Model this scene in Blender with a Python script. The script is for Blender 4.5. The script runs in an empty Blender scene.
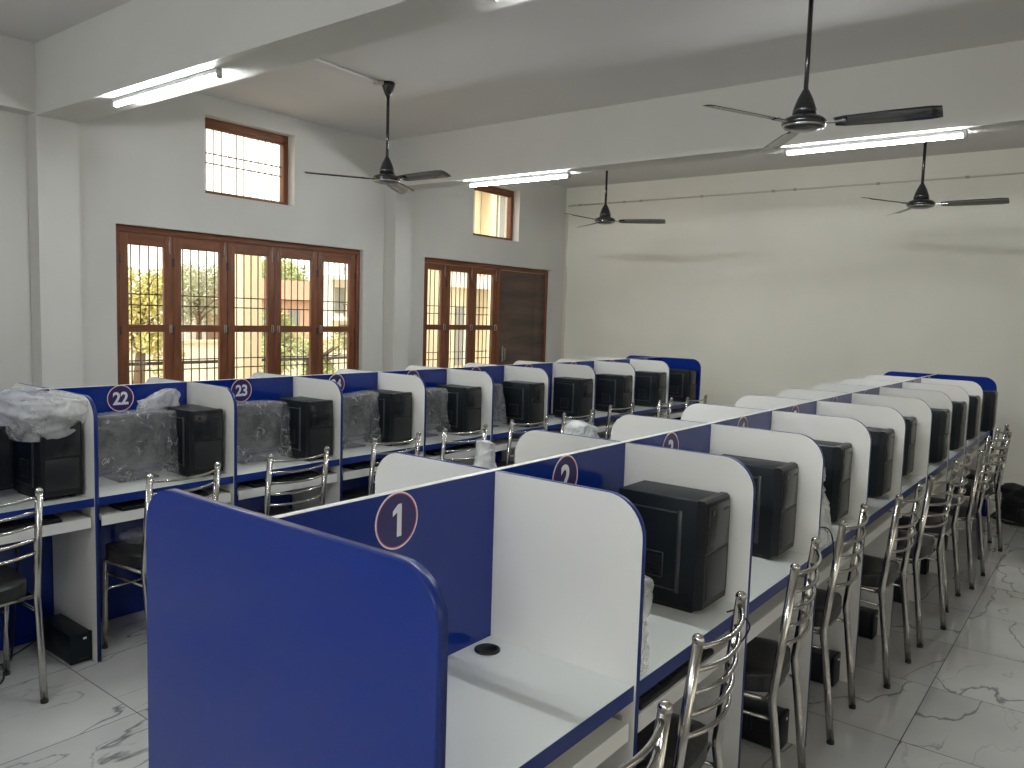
import bpy, bmesh, math, random
from mathutils import Vector, Matrix, noise
PI = math.pi
sc = bpy.context.scene
COL = sc.collection

# ------------------------------------------------------------------ camera constants
F = 789.3858
YAW, PITCH, ROLL = 0.6575, 0.0874, 0.0299
CAM = (1.2972, -0.9171, 1.6111)

# ------------------------------------------------------------------ scene dimensions (metres)
P = 0.6897            # width of one booth
H = 1.2               # top of the booth panels
DT = 0.749            # desk top
D = 0.447             # desk depth
LX = -2.6886          # centre line of the window-side row
XL, XR, YB, YF = -5.04, 4.7, 8.41, -5.3
ZC, ZB = 3.40, 2.912  # ceiling, underside of the beams
CX = XL + 0.164       # face of the columns

# ------------------------------------------------------------------ materials
def nt(name):
    m = bpy.data.materials.new(name); m.use_nodes = True
    t = m.node_tree
    return m, t, t.nodes['Principled BSDF']

def mat(name, col, rough=0.5, metal=0.0, spec=0.5, coat=0.0, bump=0.0, bscale=60, var=0.0, vscale=3.0, emit=None, es=0, coat_rough=0.05):
    m, t, b = nt(name)
    b.inputs['Base Color'].default_value = (*col, 1)
    b.inputs['Roughness'].default_value = rough
    b.inputs['Metallic'].default_value = metal
    b.inputs['Specular IOR Level'].default_value = spec
    b.inputs['Coat Weight'].default_value = coat
    b.inputs['Coat Roughness'].default_value = coat_rough
    if emit:
        b.inputs['Emission Color'].default_value = (*emit, 1)
        b.inputs['Emission Strength'].default_value = es
    tc = t.nodes.new('ShaderNodeTexCoord')
    if var:
        n = t.nodes.new('ShaderNodeTexNoise'); n.inputs['Scale'].default_value = vscale; n.inputs['Detail'].default_value = 5
        t.links.new(tc.outputs['Object'], n.inputs['Vector'])
        r = t.nodes.new('ShaderNodeValToRGB')
        r.color_ramp.elements[0].position = .3; r.color_ramp.elements[1].position = .7
        r.color_ramp.elements[0].color = (*[c*(1-var) for c in col], 1)
        r.color_ramp.elements[1].color = (*[min(1, c*(1+var)) for c in col], 1)
        t.links.new(n.outputs['Fac'], r.inputs['Fac']); t.links.new(r.outputs['Color'], b.inputs['Base Color'])
    if bump:
        n2 = t.nodes.new('ShaderNodeTexNoise'); n2.inputs['Scale'].default_value = bscale; n2.inputs['Detail'].default_value = 3
        t.links.new(tc.outputs['Object'], n2.inputs['Vector'])
        bp = t.nodes.new('ShaderNodeBump'); bp.inputs['Strength'].default_value = bump; bp.inputs['Distance'].default_value = .01
        t.links.new(n2.outputs['Fac'], bp.inputs['Height']); t.links.new(bp.outputs['Normal'], b.inputs['Normal'])
    return m

def wood_mat(name, c0, c1, rough=.4, axis='Z', scale=6):
    m, t, b = nt(name)
    tc = t.nodes.new('ShaderNodeTexCoord'); mp = t.nodes.new('ShaderNodeMapping')
    s = {'X': (.12, 1, 1), 'Y': (1, .12, 1), 'Z': (1, 1, .12)}[axis]
    mp.inputs['Scale'].default_value = s
    n = t.nodes.new('ShaderNodeTexNoise'); n.inputs['Scale'].default_value = scale*4; n.inputs['Detail'].default_value = 6; n.inputs['Distortion'].default_value = .6
    r = t.nodes.new('ShaderNodeValToRGB')
    r.color_ramp.elements[0].position = .35; r.color_ramp.elements[1].position = .68
    r.color_ramp.elements[0].color = (*c0, 1); r.color_ramp.elements[1].color = (*c1, 1)
    t.links.new(tc.outputs['Object'], mp.inputs['Vector']); t.links.new(mp.outputs['Vector'], n.inputs['Vector'])
    t.links.new(n.outputs['Fac'], r.inputs['Fac']); t.links.new(r.outputs['Color'], b.inputs['Base Color'])
    b.inputs['Roughness'].default_value = rough
    return m

def tile_mat():
    """glossy white porcelain tiles with thin grey veins, 600 mm, dark grout"""
    m, t, b = nt('marble_tile')
    N = t.nodes.new; Lk = t.links.new
    geo = N('ShaderNodeNewGeometry'); sep = N('ShaderNodeSeparateXYZ'); Lk(geo.outputs['Position'], sep.inputs[0])
    def M(op, a, bb=None, c=None):
        n = N('ShaderNodeMath'); n.operation = op
        for i, v in enumerate((a, bb, c)):
            if v is None: continue
            if isinstance(v, (int, float)): n.inputs[i].default_value = v
            else: Lk(v, n.inputs[i])
        return n.outputs[0]
    T = .6
    ux = M('DIVIDE', M('SUBTRACT', sep.outputs['X'], .725 - 6.0), T)
    uy = M('DIVIDE', M('SUBTRACT', sep.outputs['Y'], 2.37 - 9.0), T)
    dist = lambda u: M('ABSOLUTE', M('SUBTRACT', M('FRACT', M('ADD', u, .5)), .5))
    dmin = M('MINIMUM', dist(ux), dist(uy))
    grout = M('LESS_THAN', dmin, .0032)
    ix, iy = M('FLOOR', ux), M('FLOOR', uy)
    comb = N('ShaderNodeCombineXYZ'); Lk(M('MULTIPLY', ix, 3.7), comb.inputs[0]); Lk(M('MULTIPLY', iy, 5.3), comb.inputs[1]); 
    wn = N('ShaderNodeTexWhiteNoise'); wn.noise_dimensions = '2D'; Lk(comb.outputs[0], wn.inputs['Vector'])
    off = N('ShaderNodeVectorMath'); off.operation = 'SCALE'; off.inputs['Scale'].default_value = 9; Lk(wn.outputs['Color'], off.inputs[0])
    add = N('ShaderNodeVectorMath'); add.operation = 'ADD'; Lk(geo.outputs['Position'], add.inputs[0]); Lk(off.outputs[0], add.inputs[1])
    vm = N('ShaderNodeMapping'); vm.inputs['Rotation'].default_value = (0, 0, .75); vm.inputs['Scale'].default_value = (1, .38, 1); Lk(add.outputs[0], vm.inputs['Vector'])
    def vein(scale, lo, width, det, dist_):
        n = N('ShaderNodeTexNoise'); n.inputs['Scale'].default_value = scale; n.inputs['Detail'].default_value = det
        n.inputs['Distortion'].default_value = dist_; n.inputs['Roughness'].default_value = .45
        Lk(vm.outputs[0], n.inputs['Vector'])
        d = M('ABSOLUTE', M('SUBTRACT', n.outputs['Fac'], lo))
        mr = N('ShaderNodeMapRange'); mr.inputs['From Min'].default_value = 0; mr.inputs['From Max'].default_value = width
        mr.inputs['To Min'].default_value = 1; mr.inputs['To Max'].default_value = 0
        Lk(d, mr.inputs['Value'])
        return mr.outputs['Result']
    v1 = vein(1.5, .5, .0045, 6, .15)
    v2 = vein(3.4, .53, .006, 6, .25)
    msk = N('ShaderNodeTexNoise'); msk.inputs['Scale'].default_value = 1.7; Lk(add.outputs[0], msk.inputs['Vector'])
    mk = N('ShaderNodeMapRange'); mk.inputs['From Min'].default_value = .42; mk.inputs['From Max'].default_value = .62; Lk(msk.outputs['Fac'], mk.inputs['Value'])
    veins = M('MAXIMUM', M('MULTIPLY', v1, .75), M('MULTIPLY', M('MULTIPLY', v2, mk.outputs[0]), .55))
    cl = N('ShaderNodeTexNoise'); cl.inputs['Scale'].default_value = 1.3; cl.inputs['Detail'].default_value = 4; Lk(add.outputs[0], cl.inputs['Vector'])
    ramp = N('ShaderNodeValToRGB'); ramp.color_ramp.elements[0].position = .3; ramp.color_ramp.elements[1].position = .65
    ramp.color_ramp.elements[0].color = (.43, .43, .415, 1); ramp.color_ramp.elements[1].color = (.58, .58, .56, 1); Lk(cl.outputs['Fac'], ramp.inputs['Fac'])
    mx = N('ShaderNodeMix'); mx.data_type = 'RGBA'; Lk(veins, mx.inputs['Factor']); Lk(ramp.outputs['Color'], mx.inputs[6]); mx.inputs[7].default_value = (.07, .07, .07, 1)
    mx2 = N('ShaderNodeMix'); mx2.data_type = 'RGBA'; Lk(grout, mx2.inputs['Factor']); Lk(mx.outputs[2], mx2.inputs[6]); mx2.inputs[7].default_value = (.06, .06, .058, 1)
    Lk(mx2.outputs[2], b.inputs['Base Color'])
    Lk(M('ADD', M('MULTIPLY', grout, .6), .07), b.inputs['Roughness'])
    b.inputs['Specular IOR Level'].default_value = .55
    return m

def film_mat(name, opacity=.45, tint=(.85, .86, .87), scale=14, crease=.35):
    """thin crumpled polythene: partly see-through, white where creased"""
    m, t, b = nt(name)
    N = t.nodes.new; Lk = t.links.new
    b.inputs['Base Color'].default_value = (*tint, 1); b.inputs['Roughness'].default_value = .22
    b.inputs['Specular IOR Level'].default_value = .9
    tc = N('ShaderNodeTexCoord')
    mp = N('ShaderNodeMapping'); mp.inputs['Rotation'].default_value = (.4, .5, .3); Lk(tc.outputs['Object'], mp.inputs['Vector'])
    n = N('ShaderNodeTexNoise'); n.inputs['Scale'].default_value = scale; n.inputs['Detail'].default_value = 5; n.inputs['Distortion'].default_value = .8
    Lk(mp.outputs[0], n.inputs['Vector'])
    dv = N('ShaderNodeVectorMath'); dv.operation = 'SCALE'; dv.inputs['Scale'].default_value = .22; Lk(n.outputs['Color'], dv.inputs[0])
    av = N('ShaderNodeVectorMath'); av.operation = 'ADD'; Lk(mp.outputs[0], av.inputs[0]); Lk(dv.outputs[0], av.inputs[1])
    vo = N('ShaderNodeTexVoronoi'); vo.feature = 'DISTANCE_TO_EDGE'; vo.inputs['Scale'].default_value = scale*.55; Lk(av.outputs[0], vo.inputs['Vector'])
    mr = N('ShaderNodeMapRange'); mr.inputs['From Min'].default_value = 0; mr.inputs['From Max'].default_value = .045
    mr.inputs['To Min'].default_value = min(1, opacity + crease); mr.inputs['To Max'].default_value = 0
    Lk(vo.outputs['Distance'], mr.inputs['Value'])
    m2 = N('ShaderNodeMapRange'); m2.inputs['From Min'].default_value = .35; m2.inputs['From Max'].default_value = .7
    m2.inputs['To Min'].default_value = opacity*.6; m2.inputs['To Max'].default_value = min(1, opacity*1.35)
    Lk(n.outputs['Fac'], m2.inputs['Value'])
    mk = N('ShaderNodeTexNoise'); mk.inputs['Scale'].default_value = scale*.5; Lk(tc.outputs['Object'], mk.inputs['Vector'])
    m3 = N('ShaderNodeMapRange'); m3.inputs['From Min'].default_value = .45; m3.inputs['From Max'].default_value = .62; Lk(mk.outputs['Fac'], m3.inputs['Value'])
    pr = N('ShaderNodeMath'); pr.operation = 'MULTIPLY'; Lk(mr.outputs[0], pr.inputs[0]); Lk(m3.outputs[0], pr.inputs[1])
    mxx = N('ShaderNodeMath'); mxx.operation = 'MAXIMUM'; Lk(pr.outputs[0], mxx.inputs[0]); Lk(m2.outputs[0], mxx.inputs[1])
    Lk(mxx.outputs[0], b.inputs['Alpha'])
    bp = N('ShaderNodeBump'); bp.inputs['Strength'].default_value = .6; bp.inputs['Distance'].default_value = .02
    Lk(vo.outputs['Distance'], bp.inputs['Height']); Lk(bp.outputs['Normal'], b.inputs['Normal'])
    return m

def glass_mat():
    m, t, b = nt('window_glass')
    t.nodes.remove(b)
    out = t.nodes['Material Output']
    tr = t.nodes.new('ShaderNodeBsdfTransparent'); tr.inputs[0].default_value = (.96, .97, .96, 1)
    gl = t.nodes.new('ShaderNodeBsdfGlossy'); gl.inputs['Roughness'].default_value = .02
    mx = t.nodes.new('ShaderNodeMixShader'); mx.inputs[0].default_value = .06
    t.links.new(tr.outputs[0], mx.inputs[1]); t.links.new(gl.outputs[0], mx.inputs[2]); t.links.new(mx.outputs[0], out.inputs[0])
    return m

M = {}
M['wall'] = mat('wall_paint', (.61, .596, .555), .75, spec=.2, var=.05, vscale=.9, bump=.05, bscale=25)
M['wall_back'] = mat('wall_paint_lit', (.80, .77, .67), .75, spec=.2, var=.06, vscale=.7, bump=.05, bscale=25)  # same wall paint, with the brighter, warmer light there put into the colour
M['ceiling'] = mat('ceiling_paint', (.64, .62, .60), .85, spec=.2, var=.04, vscale=.6)
M['tile'] = tile_mat()
M['blue'] = mat('blue_laminate', (.004, .024, .21), .09, spec=.45, coat=.0, bump=.012, bscale=4)
M['blue_edge'] = mat('blue_edge_band', (.006, .024, .17), .28, spec=.4, coat=.0)
M['white_lam'] = mat('white_laminate', (.87, .85, .79), .22, spec=.5, var=.03, vscale=2)
M['white_top'] = mat('white_worktop', (.84, .86, .82), .06, spec=.5)
M['white_edge'] = mat('white_edge', (.80, .79, .76), .4)
M['black'] = mat('black_plastic', (.006, .007, .009), .40, spec=.45, bump=.03, bscale=200)
M['black_gloss'] = mat('black_gloss', (.013, .014, .016), .2)
M['black_side'] = mat('black_steel_side', (.005, .008, .012), .45, spec=.25)
M['grey_trim'] = mat('dark_grey_trim', (.015, .016, .018), .35)
M['rim'] = mat('case_rim_grey', (.034, .036, .040), .35)
M['screen'] = mat('dark_screen', (.012, .013, .015), .12)
M['steel'] = mat('polished_steel', (.50, .48, .45), .18, metal=1.0)
M['steel_dull'] = mat('dull_steel', (.45, .44, .42), .35, metal=1.0)
M['vinyl'] = mat('black_vinyl', (.018, .018, .019), .35, bump=.1, bscale=40)
M['rubber'] = mat('black_rubber', (.02, .02, .02), .7)
M['fan'] = mat('fan_dark_brown', (.012, .012, .013), .25, spec=.5, coat=.3)
M['fan_ring'] = mat('fan_chrome_ring', (.5, .49, .47), .25, metal=1)
M['tube'] = mat('tube_glow', (1, 1, 1), .4, emit=(.92, .97, 1.0), es=150)
M['fixture'] = mat('fixture_white', (.42, .42, .42), .4)
M['wood'] = wood_mat('brown_window_wood', (.13, .040, .013), (.215, .075, .026), .5)
M['wood_y'] = wood_mat('brown_window_wood_y', (.13, .040, .013), (.215, .075, .026), .5, axis='Y')
M['ply'] = wood_mat('brown_grey_door_board', (.06, .042, .033), (.13, .082, .058), .5, axis='Y', scale=2)
M['glass'] = glass_mat()
M['iron'] = mat('dark_iron', (.03, .022, .02), .5)
M['iron_red'] = mat('red_primer_iron', (.12, .04, .03), .6)
M['sign_navy'] = mat('sign_navy', (.026, .018, .12), .3)
M['sign_red'] = mat('sign_red', (.58, .07, .12), .35)
M['sign_white'] = mat('sign_white', (.82, .80, .84), .35)
M['film'] = film_mat('clear_film', .21, crease=.3)
M['film_cloud'] = film_mat('cloudy_film', .46, (.85, .85, .84), 11)
M['film_white'] = film_mat('white_film', .86, (.80, .81, .79), 20)
M['cable'] = mat('black_cable', (.015, .015, .016), .5)
M['bag'] = mat('black_bag_cloth', (.02, .021, .024), .8, bump=.2, bscale=90, var=.3, vscale=6)
M['conduit'] = mat('painted_conduit', (.62, .58, .52), .6)
M['pipe_clip'] = mat('grey_clip', (.42, .39, .35), .5)
M['stain'] = mat('damp_paint', (.66, .585, .51), .8)
M['led'] = mat('white_button', (.8, .8, .8), .3)
# outside
M['ground'] = mat('pale_earth', (.50, .42, .30), .9, var=.15, vscale=.4)
M['cream'] = mat('cream_render', (.66, .56, .40), .8)
M['beige'] = mat('beige_render', (.68, .60, .43), .8, var=.08, vscale=1)
M['white_out'] = mat('white_render', (.75, .72, .66), .8, var=.06, vscale=1)
M['roof_red'] = mat('red_tiles', (.50, .22, .14), .8, var=.15, vscale=4)
M['dark_win'] = mat('dark_window', (.22, .22, .21), .2)
M['orange'] = mat('orange_door', (.55, .20, .07), .6)
M['orange_wall'] = mat('tan_brick', (.52, .34, .25), .9, var=.12, vscale=3)
M['grey_out'] = mat('grey_render', (.50, .50, .48), .9)
M['bark'] = mat('bark', (.15, .10, .06), .9)
M['leaf_yellow'] = mat('leaf_yellow_green', (.50, .46, .17), .6, var=.2, vscale=3)  # leaf colours from here on are paled, outdoor haze put into them
M['leaf_green'] = mat('leaf_green', (.34, .39, .17), .6, var=.25, vscale=3)
M['leaf_dull'] = mat('leaf_dull', (.36, .38, .27), .6, var=.2, vscale=2)

# ------------------------------------------------------------------ mesh builder
class MB:
    def __init__(s):
        s.bm = bmesh.new(); s.mats = []
    def mi(s, m):
        if m not in s.mats: s.mats.append(m)
        return s.mats.index(m)
    def box(s, a, b, m, bev=0.0, seg=2, top=None, rot=None, org=None):
        bm = bmesh.new()
        r = bmesh.ops.create_cube(bm, size=1)
        c = [(a[i]+b[i])/2 for i in range(3)]; d = [abs(b[i]-a[i]) for i in range(3)]
        for v in bm.verts:
            v.co = Vector((v.co.x*d[0], v.co.y*d[1], v.co.z*d[2]))
        if bev: bmesh.ops.bevel(bm, geom=list(bm.edges), offset=bev, segments=seg, affect='EDGES', profile=.5)
        Mx = Matrix.Translation(c)
        if rot is not None:
            o = Vector(org if org is not None else c)
            Mx = Matrix.Translation(o) @ rot.to_4x4() @ Matrix.Translation(Vector(c)-o)
        bm.transform(Mx)
        s.merge(bm, m, smooth=bev > 0)
        return s
    def merge(s, bm, m, smooth=False, matfn=None):
        mp = {}
        i = s.mi(m)
        for v in bm.verts: mp[v] = s.bm.verts.new(v.co)
        for f in bm.faces:
            try: nf = s.bm.faces.new([mp[v] for v in f.verts])
            except ValueError: continue
            nf.smooth = smooth; nf.material_index = i
        bm.free()
    def prism(s, pts, axis, lo, hi, m, m_rim=None, rim_smooth=False, m_hi=None):
        """pts: 2-D outline; axis: extrusion axis 0/1/2 ; the 2 others in order"""
        o = [k for k in (0, 1, 2) if k != axis]
        def mk(p, h):
            v = [0, 0, 0]; v[o[0]] = p[0]; v[o[1]] = p[1]; v[axis] = h
            return s.bm.verts.new(v)
        A = [mk(p, lo) for p in pts]; B = [mk(p, hi) for p in pts]
        i = s.mi(m); j = s.mi(m_rim) if m_rim else i
        f = s.bm.faces.new(A); f.material_index = i
        g = s.bm.faces.new(list(reversed(B))); g.material_index = s.mi(m_hi) if m_hi else i
        n = len(pts)
        for k in range(n):
            h = s.bm.faces.new((A[k], B[k], B[(k+1) % n], A[(k+1) % n])); h.material_index = j; h.smooth = rim_smooth
        return s
    def tube(s, pts, r, m, seg=10, caps=True, radii=None):
        pts = [Vector(p) for p in pts]; n = len(pts); i = s.mi(m)
        t0 = (pts[1]-pts[0]).normalized()
        up = Vector((0, 0, 1)) if abs(t0.z) < .9 else Vector((1, 0, 0))
        x = t0.cross(up).normalized()
        rings = []
        for k in range(n):
            t = ((pts[min(k+1, n-1)]-pts[k]).normalized()+(pts[k]-pts[max(k-1, 0)]).normalized())
            t = t.normalized() if t.length > 1e-6 else t0
            x = (x - t*x.dot(t)).normalized(); y = t.cross(x)
            rr = radii[k] if radii else r
            rings.append([s.bm.verts.new(pts[k]+(x*math.cos(2*PI*a/seg)+y*math.sin(2*PI*a/seg))*rr) for a in range(seg)])
        for k in range(n-1):
            for a in range(seg):
                f = s.bm.faces.new((rings[k][a], rings[k][(a+1) % seg], rings[k+1][(a+1) % seg], rings[k+1][a])); f.smooth = True; f.material_index = i
        if caps:
            f = s.bm.faces.new(list(reversed(rings[0]))); f.material_index = i
            f = s.bm.faces.new(rings[-1]); f.material_index = i
        return s
    def lathe(s, prof, m, c=(0, 0, 0), seg=28):
        i = s.mi(m); c = Vector(c); rings = []
        for r, z in prof:
            if r < 1e-5: rings.append([s.bm.verts.new(c+Vector((0, 0, z)))])
            else: rings.append([s.bm.verts.new(c+Vector((r*math.cos(2*PI*a/seg), r*math.sin(2*PI*a/seg), z))) for a in range(seg)])
        for k in range(len(rings)-1):
            A, B = rings[k], rings[k+1]
            for a in range(seg):
                b = (a+1) % seg
                if len(A) == 1 and len(B) == 1: continue
                if len(A) == 1: f = s.bm.faces.new((A[0], B[a], B[b]))
                elif len(B) == 1: f = s.bm.faces.new((A[a], A[b], B[0]))
                else: f = s.bm.faces.new((A[a], A[b], B[b], B[a]))
                f.smooth = True; f.material_index = i
        return s
    def ball(s, c, r, m, sz=1.0):
        bm = bmesh.new(); bmesh.ops.create_uvsphere(bm, u_segments=14, v_segments=9, radius=r)
        for v in bm.verts: v.co.z *= sz
        bm.transform(Matrix.Translation(c)); s.merge(bm, m, True); return s
    def obj(s, name, parent=None, recalc=True):
        if recalc: bmesh.ops.recalc_face_normals(s.bm, faces=list(s.bm.faces))
        me = bpy.data.meshes.new(name); s.bm.to_mesh(me); s.bm.free()
        for m in s.mats: me.materials.append(m)
        o = bpy.data.objects.new(name, me); COL.objects.link(o)
        if parent is not None: o.parent = parent
        return o

def tag(o, label=None, cat=None, group=None, kind=None):
    if label: o['label'] = label
    if cat: o['category'] = cat
    if group: o['group'] = group
    if kind: o['kind'] = kind
    return o
def thing(name, label, cat, loc=(0, 0, 0), rz=0.0, group=None, kind=None):
    o = bpy.data.objects.new(name, None); COL.objects.link(o)
    o.empty_display_size = .1
    o.location = loc; o.rotation_euler = (0, 0, rz)
    return tag(o, label, cat, group, kind)
def kids(o): return [c for c in COL.objects if c.parent == o]
def dup(o, loc, rz, label, group=None):
    r = o.copy(); COL.objects.link(r); r.location = loc; r.rotation_euler = (0, 0, rz); r['label'] = label
    if group: r['group'] = group
    for c in TREE[o.name]:
        d = c[0].copy(); COL.objects.link(d); d.parent = r
        for g in c[1]:
            e = g.copy(); COL.objects.link(e); e.parent = d
    return r
TREE = {}
def remember(o): TREE[o.name] = [(c, kids(c)) for c in kids(o)]

ORD = ['zeroth', 'first', 'second', 'third', 'fourth', 'fifth', 'sixth', 'seventh', 'eighth', 'ninth', 'tenth']

def rounded(x0, x1, z0, z1, r, corners):
    """outline in (x,z); corners: set of 'L','R' whose top corner is rounded"""
    pts = [(x0, z0), (x1, z0)]
    n = 9
    if 'R' in corners: pts += [(x1-r+r*math.cos(a*PI/2/n), z1-r+r*math.sin(a*PI/2/n)) for a in range(n+1)]
    else: pts += [(x1, z1)]
    if 'L' in corners: pts += [(x0+r-r*math.sin(a*PI/2/n), z1-r+r*math.cos(a*PI/2/n)) for a in range(n+1)]
    else: pts += [(x0, z1)]
    return pts

# ------------------------------------------------------------------ room shell
def wall_grid(name, axis, pos, thick, u0, u1, z0, z1, holes, m):
    """wall on plane axis=pos, its other horizontal coordinate u; holes (ua,ub,za,zb); thick is signed, away from the room"""
    us = sorted({u0, u1, *[h[0] for h in holes], *[h[1] for h in holes]})
    zs = sorted({z0, z1, *[h[2] for h in holes], *[h[3] for h in holes]})
    b = MB(); i = b.mi(m)
    def V(u, z, t):
        return (pos+t, u, z) if axis == 0 else (u, pos+t, z)
    def quad(*ps):
        f = b.bm.faces.new([b.bm.verts.new(p) for p in ps]); f.material_index = i
    for k in range(len(us)-1):
        for l in range(len(zs)-1):
            cu, cz = (us[k]+us[k+1])/2, (zs[l]+zs[l+1])/2
            if any(h[0] < cu < h[1] and h[2] < cz < h[3] for h in holes): continue
            for t in (0, thick):
                quad(V(us[k], zs[l], t), V(us[k+1], zs[l], t), V(us[k+1], zs[l+1], t), V(us[k], zs[l+1], t))
    for h in holes + [(u0, u1, z0, z1)]:
        a, c, d, e = h
        quad(V(a, d, 0), V(a, e, 0), V(a, e, thick), V(a, d, thick)); quad(V(c, d, 0), V(c, e, 0), V(c, e, thick), V(c, d, thick))
        quad(V(a, d, 0), V(c, d, 0), V(c, d, thick), V(a, d, thick)); quad(V(a, e, 0), V(c, e, 0), V(c, e, thick), V(a, e, thick))
    bmesh.ops.remove_doubles(b.bm, verts=list(b.bm.verts), dist=1e-5)
    return tag(b.obj(name), kind='structure')

W1 = (2.131, 4.691, .75, 2.237); W2 = (5.602, 8.102, .02, 2.237)
H1 = (2.90, 3.823, 2.576, 3.237); H2 = (6.427, 7.341, 2.56, 3.215)
R1 = (2.1, 4.6, .75, 2.24); R2 = (-1.4, 1.1, .75, 2.24)
tag(MB().box((XL-.3, YF-.3, -.12), (XR+.3, YB+.3, 0), M['tile']).obj('floor'), kind='structure')
tag(MB().box((XL-.3, YF-.3, ZC), (XR+.3, YB+.3, ZC+.15), M['ceiling']).obj('ceiling'), kind='structure')
wall_grid('wall_left', 0, XL, -.24, YF-.2, YB+.2, 0, ZC, [W1, W2, H1, H2], M['wall'])
wall_grid('wall_right', 0, XR, .24, YF-.2, YB+.2, 0, ZC, [R1, R2], M['wall'])
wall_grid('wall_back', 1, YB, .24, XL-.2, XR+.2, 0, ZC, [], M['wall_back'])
wall_grid('wall_front', 1, YF, -.24, XL-.2, XR+.2, 0, ZC, [], M['wall'])
BY = [(-1.98, -1.70), (1.508, 1.79), (4.985, 5.225)]
n = 1
for a, c in BY:
    tag(MB().box((XL+.001, a, ZB), (XR-.001, c, ZC), M['wall']).obj('trim_%d' % n), kind='structure'); n += 1
    for sx in (0, 1):
        x0, x1 = ((XL, CX) if sx == 0 else (XR-.164, XR))
        tag(MB().box((x0+.0005, a, 0), (x1, c, ZB), M['wall']).obj('trim_%d' % n), kind='structure'); n += 1
tag(MB().box((XL+.0005, YF+.001, 2.93), (CX, BY[0][0]-.001, ZC), M['wall']).obj('trim_%d' % n), kind='structure'); n += 1
tag(MB().box((XL+.0005, BY[0][1]+.001, 2.93), (CX, BY[1][0]-.001, ZC), M['wall']).obj('trim_%d' % n), kind='structure'); n += 1
# ------------------------------------------------------------------ windows
def grille(parent, x, ya, yb, za, zb, ys, zs, m, r=.006):
    g = MB()
    for y in ys: g.tube([(x, y, za), (x, y, zb)], r, m, 6)
    for z in zs: g.box((x-.004, ya, z-.005), (x+.004, yb, z+.005), m)
    return g.obj('grille', parent)

def leaf(parent, y0, y1, z0, z1, x, glass, hinge, m_st=.075):
    """one timber casement leaf; glass: list of (z0,z1) panes"""
    t = .036
    fr = MB()
    gy0, gy1 = y0+m_st, y1-m_st
    fr.box((x-t, y0, z0), (x, gy0, z1), M['wood'], .004)
    fr.box((x-t, gy1, z0), (x, y1, z1), M['wood'], .004)
    zz = [z0]+[v for g in glass for v in g]+[z1]
    for k in range(0, len(zz), 2):
        fr.box((x-t+.001, gy0-.002, zz[k]), (x-.001, gy1+.002, zz[k+1]), M['wood_y'])
    lf = fr.obj('window_leaf', parent)
    for g in glass:
        MB().box((x-t*.6, gy0-.003, g[0]-.003), (x-t*.5, gy1+.003, g[1]+.003), M['glass']).obj('pane', lf)
    hx = x
    hy = y1-.03 if hinge > 0 else y0+.03
    zm = (glass[0][1]+glass[1][0])/2 if len(glass) > 1 else z1-.3
    hb = MB().box((hx, hy-.005, zm-.04), (hx+.005, hy+.005, zm+.04), M['steel_dull'], .002)
    hb.tube([(hx+.006, hy, zm+.035), (hx+.03, hy, zm+.03), (hx+.032, hy, zm-.03), (hx+.006, hy, zm-.035)], .005, M['steel_dull'], 8)
    hb.obj('handle', lf)
    bo = MB().box((hx, hy-.005, z1-.13), (hx+.005, hy+.005, z1-.04), M['steel_dull'], .002)
    bo.tube([(hx+.010, hy, z1-.15), (hx+.010, hy, z1-.01)], .004, M['steel_dull'], 6)
    bo.obj('bolt', lf)
    for zz_ in (z1-.22, zm-.02):
        hh = MB().box((hx, (y0 if hinge > 0 else y1)-.012, zz_-.035), (hx+.003, (y0 if hinge > 0 else y1)+.012, zz_+.035), M['iron'])
        hh.obj('hinge', lf)
    return lf

SX = XL-.05       # room face of the timber frame
w = thing('window_1', None, None, kind='structure')
f = MB()
f.box((SX-.09, W1[0]+.001, W1[3]-.055), (SX, W1[1]-.001, W1[3]-.001), M['wood_y'], .003)
f.box((SX-.09, W1[0]+.001, W1[2]+.001), (SX, W1[1]-.001, W1[2]+.05), M['wood_y'], .003)
f.box((SX-.09, W1[0]+.001, W1[2]+.04), (SX, W1[0]+.045, W1[3]-.04), M['wood'], .003)
f.box((SX-.09, W1[1]-.045, W1[2]+.04), (SX, W1[1]-.001, W1[3]-.04), M['wood'], .003)
f.obj('window_frame', w)
k2 = [2.213, 2.725, 3.235, 3.738, 4.24]; k3 = [2.548, 3.065, 3.561, 4.067, 4.56]
edges = [W1[0]+.05] + [(k3[i]+k2[i+1])/2 for i in range(4)] + [W1[1]-.05]
for i in range(5):
    y0, y1 = edges[i]+.002, edges[i+1]-.002
    st = .075
    leaf(w, y0, y1, W1[2]+.047, W1[3]-.0545, SX-.012, [(.86, 1.380), (1.440, 2.085)], 1 if i not in (3, 4) else -1, st)
grille(w, XL-.17, W1[0], W1[1], W1[2], W1[3], [W1[0]+.05+.0755*i for i in range(33)], (1.60, 1.69, 1.05, 1.135), M['iron'])

w = thing('window_2', None, None, kind='structure')
f = MB()
f.box((SX-.09, W2[0]+.001, W2[3]-.055), (SX, W2[1]-.001, W2[3]-.001), M['wood_y'], .003)
f.box((SX-.09, W2[0]+.001, .75), (SX, 7.0, .80), M['wood_y'], .003)
f.box((SX-.09, W2[0]+.001, .022), (SX, W2[0]+.045, W2[3]-.04), M['wood'], .003)
f.box((SX-.09, W2[1]-.045, .022), (SX, W2[1]-.001, W2[3]-.04), M['wood'], .003)
f.box((SX-.09, 7.0, .022), (SX, 7.055, W2[3]-.04), M['wood'], .003)
f.obj('window_frame', w)
g2 = [(5.64, 5.951), (6.129, 6.439), (6.610, 6.945)]
ed2 = [W2[0]+.05, 6.040, 6.524, 6.998]
for i in range(3):
    leaf(w, ed2[i]+.002, ed2[i+1]-.002, .805, W2[3]-.06, SX-.012, [(.90, 1.410), (1.470, 2.105)], 1, .075)
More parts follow.
